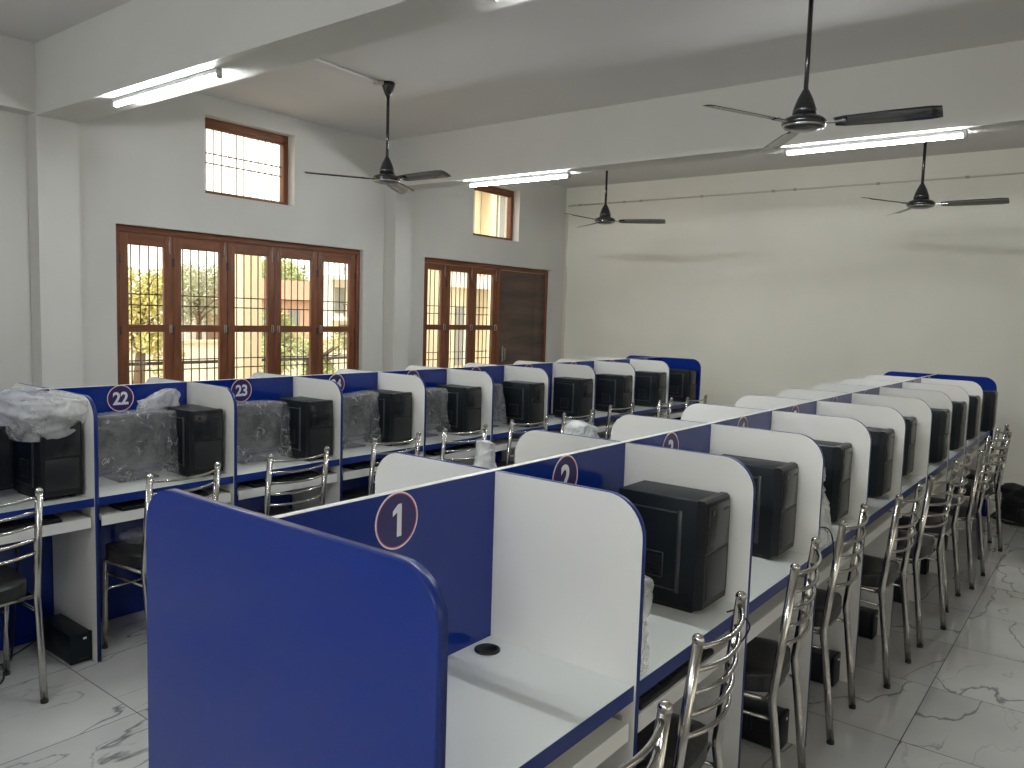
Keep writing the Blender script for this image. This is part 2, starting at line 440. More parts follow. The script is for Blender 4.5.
grille(w, XL-.17, W2[0], 7.03, .78, W2[3], [W2[0]+.05+.0755*i for i in range(19)], (1.60, 1.69, 1.05, 1.135), M['iron'])
tag(MB().box((XL-.20, W2[0]+.001, .02), (XL-.001, 7.0, .749), M['wall']).obj('trim_%d' % n), kind='structure'); n += 1

dr = thing('door_1', None, None, kind='structure')
b = MB(); b.box((SX-.05, 7.058, .03), (SX-.015, 8.052, W2[3]-.06), M['ply'], .003); b.obj('door_panel', dr)
b = MB(); b.box((SX-.018, 7.80, .03), (SX-.010, 7.845, W2[3]-.06), M['ply']); b.box((SX-.018, 7.845, 1.22), (SX-.012, 8.05, 1.26), M['ply']); b.obj('door_batten', dr)
b = MB().box((SX-.014, 7.13, 1.0), (SX-.008, 7.16, 1.20), M['steel_dull'], .002)
b.tube([(SX-.01, 7.145, 1.18), (SX+.03, 7.145, 1.17), (SX+.03, 7.145, 1.03), (SX-.01, 7.145, 1.02)], .007, M['steel_dull'], 8); b.obj('door_handle', dr)

def vent_window(nm, h, ys, zs, m):
    w = thing(nm, None, None, kind='structure'); x = XL-.10
    f = MB()
    f.box((x-.07, h[0]+.001, h[3]-.065), (x, h[1]-.001, h[3]-.001), M['wood_y'], .003)
    f.box((x-.07, h[0]+.001, h[2]+.001), (x, h[1]-.001, h[2]+.04), M['wood_y'], .003)
    f.box((x-.07, h[0]+.001, h[2]+.03), (x, h[0]+.05, h[3]-.05), M['wood'], .003)
    f.box((x-.07, h[1]-.05, h[2]+.03), (x, h[1]-.001, h[3]-.05), M['wood'], .003)
    f.box((x-.055, h[0]+.045, h[3]-.085), (x-.015, h[1]-.045, h[3]-.06), M['wood_y'], .003)
    f.obj('window_frame', w)
    MB().box((x-.040, h[0]+.04, h[2]+.035), (x-.036, h[1]-.04, h[3]-.06), M['glass']).obj('pane', w)
    grille(w, x-.055, h[0]+.04, h[1]-.04, h[2]+.03, h[3]-.05, ys, zs, m, .005)
    return w
vent_window('window_3', H1, [3.0+.0755*i for i in range(10)], (2.862, 2.947), M['iron_red'])
vent_window('window_4', H2, [6.5+.0755*i for i in range(0)], (), M['iron_red'])
for nm, h in (('window_5', R1), ('window_6', R2)):
    w = thing(nm, None, None, kind='structure')
    f = MB()
    for a, c in ((h[0], h[0]+.06), (h[1]-.06, h[1])): f.box((XR+.05, a, h[2]), (XR+.12, c, h[3]), M['wood'])
    for a, c in ((h[2], h[2]+.06), (h[3]-.06, h[3])): f.box((XR+.05, h[0], a), (XR+.12, h[1], c), M['wood_y'])
    for i in range(1, 5):
        y = h[0]+(h[1]-h[0])*i/5; f.box((XR+.05, y-.08, h[2]), (XR+.11, y+.08, h[3]), M['wood'])
    f.obj('window_frame', w)
    MB().box((XR+.08, h[0]+.02, h[2]+.02), (XR+.084, h[1]-.02, h[3]-.02), M['glass']).obj('pane', w)

# damp line in the far corner, as a thin irregular strip of stained plaster
b = MB(); random.seed(4)
pts = []
zs = [.05+i*.1 for i in range(31)]
for z in zs: pts.append((XL+.001+.035+.03*noise.noise(Vector((z*2.2, 3, 0))), z))
out = [(XL+.001, z) for z in reversed(zs)]
b.prism([(p[0]+.012, p[1]) for p in pts]+out, 1, YB-.002, YB-.0004, M['stain'])
tag(b.obj('trim_%d' % n), kind='structure'); n += 1

# ------------------------------------------------------------------ number signs
def glyph_text(txt, size):
    """numerals with a flagged figure one"""
    bm = bmesh.new(); x = 0
    for ch in txt:
        if ch == '1':
            pts = [(.17, 0), (.31, 0), (.31, .72), (.20, .72), (.03, .58), (.03, .47), (.17, .55)]
            lo = [bm.verts.new(((x+px)*size, py*size, -.0006)) for px, py in pts]; hi = [bm.verts.new(((x+px)*size, py*size, .0006)) for px, py in pts]
            bm.faces.new(list(reversed(lo))); bm.faces.new(hi)
            for k in range(len(pts)): bm.faces.new((lo[k], lo[(k+1) % 7], hi[(k+1) % 7], hi[k]))
            x += .42
        else:
            m2 = text_mesh(ch, size); w_ = max(v.co.x for v in m2.vertices); h_ = max(v.co.y for v in m2.vertices)
            for v in m2.vertices: v.co.x += w_+(x+.02)*size; v.co.y += h_
            bm.from_mesh(m2); x += (2*w_)/size+.08
    me = bpy.data.meshes.new('num'); bm.to_mesh(me); bm.free(); return me
def text_mesh(txt, size):
    cu = bpy.data.curves.new('num', 'FONT'); cu.body = txt; cu.size = size; cu.align_x = 'CENTER'; cu.align_y = 'CENTER'
    cu.offset = size*.028; cu.extrude = .0006; cu.resolution_u = 4; cu.space_character = .96
    ob = bpy.data.objects.new('num', cu); COL.objects.link(ob)
    dg = bpy.context.evaluated_depsgraph_get(); dg.update()
    me = bpy.data.meshes.new_from_object(ob.evaluated_get(dg))
    bpy.data.objects.remove(ob); bpy.data.curves.remove(cu)
    if '1' in txt: me = glyph_text(txt, size)
    xs = [v.co.x for v in me.vertices]; ys = [v.co.y for v in me.vertices]
    cx, cy = (min(xs)+max(xs))/2, (min(ys)+max(ys))/2
    for v in me.vertices: v.co.x -= cx; v.co.y -= cy; v.co.x *= .92
    me.materials.clear(); me.materials.append(M['sign_white'])
    for p in me.polygons: p.material_index = 0
    return me
def sign(parent, x, y, z, txt, side=1):
    """round station sign on a face looking along +x (side 1) or -x"""
    R = .067
    def disc(r, t0, t1, m):
        b = MB(); k = 40
        b.prism([(r*math.cos(2*PI*a/k), r*math.sin(2*PI*a/k)) for a in range(k)], 0, t0, t1, m); return b
    def ring(r0, r1, t0, t1, m):
        b = MB(); k = 40; i = b.mi(m)
        q = [[b.bm.verts.new((t, r*math.cos(2*PI*a/k), r*math.sin(2*PI*a/k))) for a in range(k)] for r, t in ((r0, t0), (r1, t0), (r1, t1), (r0, t1))]
        for j in range(4):
            for a in range(k):
                fc = b.bm.faces.new((q[j][a], q[j][(a+1) % k], q[(j+1) % 4][(a+1) % k], q[(j+1) % 4][a])); fc.material_index = i
        return b
    d = disc(R, 0, .0010*side, M['sign_navy']).obj('number_sign', parent)
    d.location = (x, y, z); d['label'] = 'round navy sign with white number %s' % txt
    ring(R*.95, R, .0008*side, .0020*side, M['sign_white']).obj('outer_ring', d)
    ring(R*.915, R*.95, .0008*side, .0018*side, M['sign_red']).obj('red_ring', d)
    me = text_mesh(txt, .105 if len(txt) == 1 else .088)
    t = bpy.data.objects.new('numeral', me); COL.objects.link(t); t.parent = d
    t.rotation_euler = (PI/2, 0, PI/2 if side > 0 else -PI/2); t.location = (.0022*side, 0, 0)
    return d

# ------------------------------------------------------------------ desk rows
def desk_row(nm, x0, label, first_num, other_num, sign_sides, y_off=0.0, near_inner=.0):
    root = thing(nm, label, 'desk row', (x0, y_off, 0))
    yend = 10*P
    # near and far end panels
    for (ya, yb) in ((near_inner-.026, near_inner), (yend, yend+.022)):
        pts = rounded(-.448, .468, 0, H, .095, {'L', 'R'})
        MB().prism(pts, 1, ya, yb, M['blue'], M['blue_edge'], True).obj('end_panel', root)
    # central spine
    b = MB()
    i_bl, i_w = b.mi(M['blue']), b.mi(M['white_edge'])
    b.box((-.009, near_inner+.0005, .002), (.009, yend-.0005, H-.0015), M['blue'])
    b.box((-.009, near_inner+.0005, H-.0015), (.009, yend-.0005, H), M['white_edge'])
    b.obj('centre_panel', root)
    for side in (1, -1):
        dd = D if side > 0 else .448
        e = .0095*side
        for k in range(1, 10):
            y = k*P
            xs = sorted((e, (dd+.005)*side))
            pts = rounded(xs[0], xs[1], 0, H-.002, .10, {'R'} if side > 0 else {'L'})
            MB().prism(pts, 1, y, y+.018, M['white_lam'], M['blue_edge'], True).obj('divider', root)
        for k in range(10):
            ya = k*P+.0185 if k else near_inner+.0005
            yb = (k+1)*P-.0005
            b = MB()
            xs = sorted((e, (dd-.002)*side))
            b.box((xs[0], ya, DT-.03), (xs[1], yb, DT), M['white_top'])
            wt = b.obj('worktop', root)
            xs = sorted(((dd-.0018)*side, dd*side))
            MB().box((xs[0], ya, DT-.037), (xs[1]+(0 if side < 0 else 0), yb, DT+.0005), M['blue_edge']).obj('front_edge', wt)
            # keyboard tray on side rails
            pull = .0
            xs = sorted(((dd-.36+pull)*side, (dd+pull-.008)*side))
            tr = MB().box((xs[0], ya+.014, .643), (xs[1], yb-.014, .661), M['white_lam'])
            xf = sorted(((dd+pull-.0085)*side, (dd+pull-.0015)*side))
            tr.box((xf[0], ya+.014, .619), (xf[1], yb-.014, .664), M['white_edge'])
            tr = tr.obj('keyboard_tray', root)
            for yy in (ya+.001, yb-.013):
                MB().box((xs[0]+.02, yy, .636), (xs[1]-.02, yy+.012, .668), M['steel_dull']).obj('tray_rail', tr)
            if side > 0:
                gr = MB()
                gr.lathe([(.0335, 0), (.0335, .004), (.029, .006), (.024, .0045), (.0235, .0006), (0, .0006)], M['black'], (.062, ya+(yb-ya)*.885 if k else .612, DT+.0005), 28)
                gr.obj('cable_grommet', wt)
        if side in sign_sides:
            for k in range(10):
                num = first_num+k if side > 0 else other_num+k
                sign(root, .0093*side, (k+.5)*P-.012, 1.1335, str(num), side)
    return root
desk_row('desk_row', 0.0, 'long double row of blue and white booths beside the right-hand aisle, nearest the camera', 1, 11, (1,), 0.0, 0.008)
desk_row('desk_row', LX, 'long double row of blue and white booths standing in front of the windows', 21, 31, (1,), -.0149)

# ------------------------------------------------------------------ computer tower
def make_tower(label):
    """case 0.30 deep (x), 0.168 wide (y), 0.34 tall; front faces +x; origin at base centre of the front"""
    root = thing('computer_tower', label, 'computer')
    b = MB()
    b.box((-.295, -.082, .012), (-.03, .082, .338), M['black_side'], .004)
    c = b.obj('case', root)
    # side cover with raised rim line and recessed vent field, on both sides
    for s in (-1, 1):
        sd = MB(); y = s*.082
        def strip(xa, za, xb, zb, t=.006, h=.0035):
            sd.box((min(xa, xb)-t/2, min(y, y+s*h), min(za, zb)-t/2), (max(xa, xb)+t/2, max(y, y+s*h), max(za, zb)+t/2), M['rim'], .0015, 1)
        strip(-.26, .295, -.085, .295, .005, .004); strip(-.085, .06, -.085, .295, .014, .004); strip(-.26, .06, -.085, .06, .005, .004)
        strip(-.135, .09, -.135, .165, .004, .002); strip(-.215, .165, -.135, .165, .004, .002); strip(-.215, .09, -.135, .09, .004, .002); strip(-.215, .09, -.215, .165, .004, .002)
        for i in range(6):
            for j in range(5):
                xx, zz = -.205+i*.012, .10+j*.0125
                sd.box((xx-.0035, min(y, y+s*.001), zz-.0035), (xx+.0035, max(y, y+s*.001), zz+.0035), M['black'])
        sd.obj('side_cover', root)
    fr = MB()
    prof = [(-.031, .010), (-.002, .022), (.000, .05), (.0, .30), (-.004, .335), (-.012, .341), (-.031, .341)]
    fr.prism(prof, 1, -.084, .084, M['black'])
    fb = fr.obj('front_bezel', root)
    MB().box((-.001, -.076, .19), (.003, .076, .326), M['black_gloss'], .0015).obj('drive_cover', fb)
    MB().box((-.001, -.070, .045), (.002, .070, .180), M['grey_trim'], .001).obj('lower_grille', fb)
    pb = MB()
    for i in range(3): pb.box((.0028, .03+i*.013, .300), (.0042, .038+i*.013, .306), M['grey_trim'])
    pb.box((.0028, -.055, .296), (.0048, -.040, .311), M['black_gloss'], .001)
    pb.obj('power_button', fb)
    MB().box((-.28, -.072, 0), (-.04, -.05, .0125), M['rubber']).obj('foot', root)
    MB().box((-.28, .05, 0), (-.04, .072, .0125), M['rubber']).obj('foot', root)
    remember(root)
    return root
tower0 = make_tower('tmp'); used = [False]
def put_tower(row, k, x, dy, rz, label, group):
    loc = (x, (0 if row else -.0149)+(k-1)*P+dy, DT+.0008)
    if not used[0]:
        used[0] = True; tower0.location = loc; tower0.rotation_euler = (0, 0, rz); tower0['label'] = label; tower0['group'] = group
        return tower0
    return dup(tower0, loc, rz, label, group)
random.seed(11)
dyR = {2: .605, 3: .600, 4: .60, 5: .60, 6: .60, 7: .6, 8: .6, 9: .6, 10: .6}
for k in range(2, 11):
    put_tower(True, k, {2: .388, 3: .37, 4: .383, 5: .408, 6: .380, 7: .445, 8: .440, 9: .44, 10: .482}[k], .592, random.uniform(-.03, .03)*(k > 4),
              'black computer tower in the %s booth from the near end of the aisle desks' % ORD[k], 'computer towers on the aisle desks')
for k in range(1, 11):
    extra = {1: ' under a crumpled bag', 2: ' beside a wrapped monitor'}.get(k, '')
    put_tower(False, k, LX+{1: .385, 2: .388, 3: .41, 4: .36, 5: .372, 6: .435, 7: .445, 8: .445, 9: .44, 10: .45}[k], .585, random.uniform(-.03, .03),
              'black computer tower in the %s booth of the window-side desks%s' % (ORD[k], extra), 'computer towers on the window desks')

# ------------------------------------------------------------------ monitors
def make_monitor(label, w=.41, h=.27, zb=.05):
    root = thing('monitor', label, 'monitor')
    fr = MB()
    fr.box((-.018, -w/2, zb), (.0, w/2, zb+h), M['black'], .004)
    fr.box((-.04, -w*.3, zb+h*.2), (-.016, w*.3, zb+h*.8), M['black'], .008)
    fr.obj('housing', root)
    MB().box((-.0005, -w/2+.012, zb+.02), (.0012, w/2-.012, zb+h-.012), M['screen']).obj('screen', root)
    st = MB().box((-.045, -.02, .008), (-.030, .02, zb+h*.4), M['black'], .003); st.obj('stand', root)
    MB().box((-.11, -.10, 0), (.07, .10, .010), M['black'], .004).obj('base', root)
    remember(root)
    return root
m0 = make_monitor('black desk monitor without wrapping in the nearest window-side booth')
m0.location = (LX+.22, .235, DT+.0008); m0['group'] = 'monitors on the window desks'
for k, yy in ((2, .32), (3, .30), (4, .30), (5, .28), (6, .27)):
    dup(m0, (LX+.155, -.0149+(k-1)*P+yy, DT+.0008), 0, 'dark monitor wrapped in clear film in the %s window-side booth' % ORD[k], 'monitors on the window desks')
dup(m0, (.16, P+.24, DT+.0008), 0, 'dark monitor mostly hidden behind the first white divider of the aisle desks', 'monitors on the aisle desks')
dup(m0, (.16, 3*P+.24, DT+.0008), 0, 'dark monitor hidden in the fourth booth of the aisle desks', 'monitors on the aisle desks')

# ------------------------------------------------------------------ crumpled plastic
def crumple(nm, size, seed, m, expo=.45, flare=.15, amp=.03, top=.75, n_a=64, n_z=34, peak=None, sag=0.0):
    """a bag standing on z=0; superellipse section, pinched or flat top, creased walls"""
    sx, sy, sz = size; b = MB(); i = b.mi(m); rings = []
    for j in range(n_z+1):
        t = j/n_z
        if t < .8: hh = t/.8; sc_ = 1+flare*(1-hh)**2; z = hh*sz
        else:
            hh = (t-.8)/.2; sc_ = math.cos(hh*PI/2)*1.0; z = sz+(.06*sz)*math.sin(hh*PI/2)
        ring = []
        for a in range(n_a):
            th = 2*PI*a/n_a; c, s = math.cos(th), math.sin(th)
            x = math.copysign(abs(c)**expo, c)*sx/2*sc_; y = math.copysign(abs(s)**expo, s)*sy/2*sc_
            v = Vector((x*6, y*6, z*5+seed*7.3))
            d = noise.noise(v)*.9+.5*(1-2*abs(noise.noise(v*2.3+Vector((3, 1, 7)))))-.3+.35*(1-2*abs(noise.noise(v*5.1)))
            dirv = Vector((c/(sx+.05), s/(sy+.05), .25)).normalized()
            p = Vector((x, y, z))+dirv*d*amp*(.35+.65*min(1, t*2))
            if peak:
                px, py, ph, pr = peak
                g = math.exp(-((x-px)**2+(y-py)**2)/(2*pr*pr))*max(0, min(1, (t-.3)/.5)); p.z += ph*g
            p.z += sag*noise.noise(Vector((x*4, y*4, seed)))*t
            if j == 0: p.z = 0.001
            p.z = max(p.z, .001)
            ring.append(b.bm.verts.new(p))
        rings.append(ring)
    for j in range(n_z):
        for a in range(n_a):
            f = b.bm.faces.new((rings[j][a], rings[j][(a+1) % n_a], rings[j+1][(a+1) % n_a], rings[j+1][a])); f.smooth = True; f.material_index = i
    f = b.bm.faces.new(rings[-1]); f.material_index = i
    return b.obj(nm)
def put(o, loc, rz=0, tilt=(0, 0)):
    o.location = loc; o.rotation_euler = (tilt[0], tilt[1], rz); return o
zt = DT+.001
wraps = [(2, .315, .44, .318, (-.02, -.05, .0, .1)), (3, .30, .40, .318, None), (4, .30, .40, .318, (0, .16, .02, .06)), (5, .28, .38, .318, None), (6, .25, .36, .318, None)]
for (k, yy, wy, hz, pk) in wraps:
    o = crumple('plastic_wrap', (.145, wy, hz), k+1, M['film'], .35, .30, .020, peak=pk)
    put(o, (LX+.150+.01, -.0149+(k-1)*P+yy, zt), random.uniform(-.04, .04))
    tag(o, 'clear plastic film wrapped round the monitor in the %s window-side booth' % ORD[k], 'plastic wrap', 'film on the window desk monitors')
# bag over the first tower, its ends hanging down
o = crumple('plastic_bag', (.34, .30, .17), 21, M['film_cloud'], .75, -.25, .045, peak=(-.03, -.04, .03, .1), sag=.05)
put(o, (LX+.245, .535, DT+.262), .1); tag(o, 'large cloudy plastic bag draped over the nearest window-side computer tower', 'plastic bag')
o = crumple('plastic_bag', (.06, .20, .06), 33, M['film_cloud'], .8, .1, .03, peak=(0, .05, .05, .05), sag=.03)
put(o, (LX+.10, P+.47, DT+.32), .0); tag(o, 'loose peak of clear film behind the wrapped monitor by the round sign twenty-two', 'plastic bag')
o = crumple('plastic_bag', (.05, .07, .22), 41, M['film_cloud'], .8, .5, .025); put(o, (.395, P+.065, zt), .0)
tag(o, 'crumpled whitish plastic bag peeking past the first white divider of the aisle desks', 'plastic bag')
o = crumple('plastic_bag', (.13, .22, .27), 47, M['film_cloud'], .8, .5, .04); put(o, (.33, 3*P+.24, zt), .2)
tag(o, 'white plastic bag slumped on the desk in the fourth aisle booth', 'plastic bag')
# two white bags standing high on the hidden side of the aisle desks
for (y, sz, hz, sd, lb) in ((1.10, (.035, .045), .065, 51, 'small white plastic bag poking up behind the junction of the first aisle divider'),
                            (1.68, (.08, .165), .082, 57, 'wide white plastic bag rising behind the aisle desk centre panel, before the window row')):
    t = dup(tower0, (-.24-.13, y, DT+.0008), PI, 'black computer tower covered by the %s white bag behind the aisle desks' % ('small' if y < 1.5 else 'wide'), 'computer towers on the hidden side')
    o = crumple('plastic_bag', (sz[0], sz[1], hz), sd, M['film_white'], .95, 1.1, .014, sag=.01, peak=(0, -.02, .03, .04))
    put(o, (-.365, y, DT+.345), 0); tag(o, lb, 'plastic bag')
    t.location.x = -.425+.12

# ------------------------------------------------------------------ keyboards
def make_keyboard(label):
    root = thing('keyboard', label, 'keyboard')
    b = MB(); b.prism([(-.065, 0), (.065, 0), (.065, .010), (.06, .014), (-.06, .022), (-.065, .018)], 1, -.215, .215, M['black']); b.obj('case', root)
    kb = MB(); kb.prism([(-.060, .0195), (.056, .0125), (.056, .0150), (-.060, .0222)], 1, -.212, .212, M['black'])
    for r in range(6):
        x = .048-r*.0185; z = .0145+(0.06-x)*.067
        for c in range(21):
            if c in (15,): continue
            y = .203-c*.0203
            kb.box((x-.0075, y-.0085, z-.002), (x+.0075, y+.0085, z+.005), M['black_gloss'])
    kb.obj('keys', root)
    remember(root); return root
kb0 = make_keyboard('black keyboard on the tray of the nearest window-side booth')
kb0.location = (LX+.37, .33, .6645); kb0['group'] = 'keyboards on the window desk trays'
for k in (2, 3, 4, 5):
    dup(kb0, (LX+.37, -.0149+(k-1)*P+.345, .6645), 0, 'black keyboard on the tray of the %s window-side booth' % ORD[k], 'keyboards on the window desk trays')
dup(kb0, (.374, P+.27, .6645), 0, 'black keyboard on the tray of the second aisle booth, behind the nearest full chair', 'keyboards on the aisle desk trays')

# ------------------------------------------------------------------ ups boxes under the desks
def make_ups(label):
    root = thing('power_backup_box', label, 'power box')
    b = MB(); b.box((-.315, -.047, .004), (-.012, .047, .137), M['black'], .006); b.obj('case', root)
    f = MB(); f.box((-.014, -.048, .003), (.002, .048, .138), M['black_side'], .004); fo = f.obj('front', root)
    bt = MB(); bt.box((.0015, .008, .108), (.0045, .022, .117), M['led'], .001); bt.obj('button', fo)
    st = MB(); st.box((.0015, -.01, .018), (.0026, .03, .024), M['grey_trim']); st.obj('badge', fo)
    for i in range(5): pass
    v = MB()
    for i in range(9): v.box((-.26+i*.018, -.0482, .05), (-.252+i*.018, -.0468, .105), M['grey_trim'])
    v.obj('side_vents', root)
    remember(root); return root
u0 = make_ups('black power backup box on the floor by the white leg of the nearest window-side booth')
u0.location = (LX+.408, .625, 0.0005); u0['group'] = 'power boxes under the window desks'
for k in (2, 3, 4): dup(u0, (LX+.408, -.0149+k*P-.055, .0005), 0, 'black power backup box under the %s window-side booth' % ORD[k], 'power boxes under the window desks')
for k in range(2, 9): dup(u0, (.39, k*P-.058, .0005), 0, 'black power backup box on the floor under the %s aisle booth' % ORD[k], 'power boxes under the aisle desks')

# ------------------------------------------------------------------ chairs
def make_chair(label):
    """steel ladder-back chair; faces -x, rear at +x; origin on the floor below the bend of the rear posts"""
    root = thing('dining_chair', label, 'chair')
    hy = .178
    for s in (-1, 1):
        b = MB()
        pts = [(.052, s*hy, .012), (.03, s*hy, .20), (.007, s*hy, .38), (.0, s*hy, .425), (.0015, s*hy, .45), (.007, s*hy, .50), (.045, s*hy, .858)]
        b.tube(pts, .0140, M['steel'], 12)
        p = b.obj('back_post', root)
        MB().ball((.0457, s*hy, .864), .0156, M['steel'], .95).obj('ball_cap', p)
        MB().lathe([(0, 0), (.0145, 0), (.0145, .014), (.013, .016)], M['rubber'], (.0525, s*hy, 0), 14).obj('foot_cap', p)
        b = MB(); b.tube([(-.322, s*.165, .010), (-.312, s*.165, .25), (-.305, s*.165, .425)], .0118, M['steel'], 12)
        l = b.obj('leg', root)
        MB().lathe([(0, 0), (.0135, 0), (.0135, .013), (.012, .015)], M['rubber'], (-.3222, s*.165, 0), 12).obj('foot_cap', l)
        MB().tube([(.009, s*hy, .365), (-.308, s*.165, .365)], .0058, M['steel'], 8).obj('side_stretcher', root)
    MB().tube([(-.3110, -.165, .285), (-.3110, .165, .285)], .0058, M['steel'], 8).obj('front_stretcher', root)
    for j, z in enumerate((.842, .784, .727, .670, .613)):
        t = (z-.42)/.44; x0 = .045*max(0, t)
        pts = []
        for a in range(13):
            u = -1+2*a/12
            pts.append((x0+.042*(1-abs(u)**2.2), u*(hy-.006), z-.006*(1-u*u)))
        MB().tube(pts, .0068, M['steel'], 8).obj('slat', root)
    fr = MB()
    rp = [(-.300, -.165, .422), (-.02, -.172, .422), (-.004, 0, .422), (-.02, .172, .422), (-.300, .165, .422), (-.318, 0, .422), (-.300, -.165, .422)]
    fr.tube(rp, .009, M['steel'], 8, False); fr.obj('seat_frame', root)
    sb = bmesh.new(); bmesh.ops.create_cube(sb, size=1)
    bmesh.ops.subdivide_edges(sb, edges=list(sb.edges), cuts=7, use_grid_fill=True)
    for v in sb.verts:
        x, y, z = v.co*2
        q = (abs(x)**4+abs(y)**4)**.25; q2 = max(abs(x), abs(y))
        k = q2/q if q > 1e-6 else 1
        x *= k; y *= k
        edge = max(0, 1-max(abs(x), abs(y))**3)
        v.co = Vector((-.172+x*.178, y*(.175+.01*(-x)), .462+(z*.030 if z < 0 else z*(.018+.020*edge**.5))))
    s = MB(); s.merge(sb, M['vinyl'], True); s.obj('seat', root)
    remember(root); return root
ch0 = make_chair('tmp'); chused = [False]
def put_chair(a, b, label, group):
    """a, b: plan positions of the two ball caps (a nearer the camera)"""
    a = Vector(a); b = Vector(b); m = (a+b)/2; d = (b-a).normalized()
    rear = Vector((d.y, -d.x))
    if rear.x < 0: rear = -rear
    loc = m-rear*.0457; rz = math.atan2(rear.y, rear.x)
    if not chused[0]:
        chused[0] = True; ch0.location = (*loc, 0); ch0.rotation_euler = (0, 0, rz); ch0['label'] = label; ch0['group'] = group; return ch0
    return dup(ch0, (*loc, 0), rz, label, group)
GR, GL = 'steel chairs along the right aisle', 'steel chairs along the window desks'
R = [((.615, .085), (.65, .43)), ((.560, .785), (.524, 1.135)), ((.552, 1.50), (.507, 1.85)), ((.512, 2.168), (.500, 2.525)), ((.570, 2.83), (.585, 3.18)),
     ((.592, 3.427), (.640, 3.775)), ((.605, 4.075), (.612, 4.43)), ((.658, 4.635), (.674, 4.99)), ((.605, 5.40), (.692, 5.745)), ((.60, 5.95), (.62, 6.30))]
LBR = ['steel ladder-back chair cut off by the lower frame edge, nearest the camera', 'steel ladder-back chair at the second aisle booth, standing before a black keyboard',
       'steel chair with black seat at the third aisle booth', 'steel chair with black seat at the fourth aisle booth, beside a slumped white bag'] + \
      ['steel ladder-back chair at the %s aisle booth from the near end' % ORD[k] for k in range(5, 11)]
for (a, b), lb in zip(R, LBR): put_chair(a, b, lb, GR)
Lc = [((-2.045, .015), (-2.035, .372)), ((-2.00, .80), (-2.045, 1.155)), ((-2.045, 1.445), (-2.045, 1.80)), ((-2.09, 2.185), (-2.085, 2.54)), ((-2.09, 2.785), (-2.045, 3.135)),
      ((-2.07, 3.455), (-2.02, 3.81)), ((-2.043, 4.075), (-2.02, 4.43)), ((-2.094, 4.845), (-2.08, 5.20)), ((-2.00, 5.561), (-2.06, 5.915)), ((-1.966, 6.07), (-1.94, 6.42))]
for k, (a, b) in enumerate(Lc):
    put_chair(a, b, 'steel ladder-back chair drawn up to the %s booth of the window-side desks' % ORD[k+1], GL)
o = crumple('plastic_wrap', (.30, .30, .045), 61, M['film_white'], .7, .05, .028, sag=.02); put(o, (.475, .245, .503), .1)
tag(o, 'white crumpled plastic lying on the seat of the nearest aisle chair', 'plastic wrap')
o = crumple('plastic_wrap', (.16, .20, .03), 62, M['film'], .7, .05, .03, sag=.02); put(o, (-2.30, .95, .503), .3)
tag(o, 'scrap of clear film on the seat at the second window-side booth', 'plastic wrap')

# ------------------------------------------------------------------ cables
def cable(nm, pts, r, label, m='cable'):
    cu = []
    P_ = [Vector(p) for p in pts]
    for i in range(len(P_)-1):
        p0, p1, p2, p3 = P_[max(i-1, 0)], P_[i], P_[i+1], P_[min(i+2, len(P_)-1)]
        for s in range(8):
            t = s/8
            cu.append(.5*((2*p1)+(-p0+p2)*t+(2*p0-5*p1+4*p2-p3)*t*t+(-p0+3*p1-3*p2+p3)*t**3))
    cu.append(P_[-1])
    o = MB().tube(cu, r, M[m], 8).obj(nm); tag(o, label, 'cable'); return o
cable('power_cable', [(-2.60, .60, .05), (-2.62, .52, .006), (-2.52, .40, .006), (-2.40, .36, .006), (-2.31, .30, .006), (-2.33, .18, .006), (-2.46, .14, .006), (-2.56, .24, .006), (-2.50, .40, .012), (-2.62, .47, .02), (-2.66, .5, .2), (-2.665, .52, .45), (-2.65, .45, .66)], .004, 'black cable looped on the floor beside the nearest window-side power box')
cable('power_cable', [(.38, 3*P+.03, .80), (.42, 3*P+.06, .835), (.45, 3*P-.02+.14, .83), (.455, 3*P+.18, .78), (.46, 3*P+.2, .70), (.48, 3*P+.17, .655), (.465, 3*P+.12, .62)], .0028, 'thin black cable curling over the desk edge at the fourth aisle booth')
cable('power_cable', [(.43, 2*P-.10, .755), (.452, 2*P-.06, .757), (.462, 2*P-.05, .735), (.475, 2*P-.03, .70), (.468, 2*P-.08, .665), (.46, 2*P-.12, .66)], .0026, 'thin black cable hanging over the desk edge behind the second aisle chair')

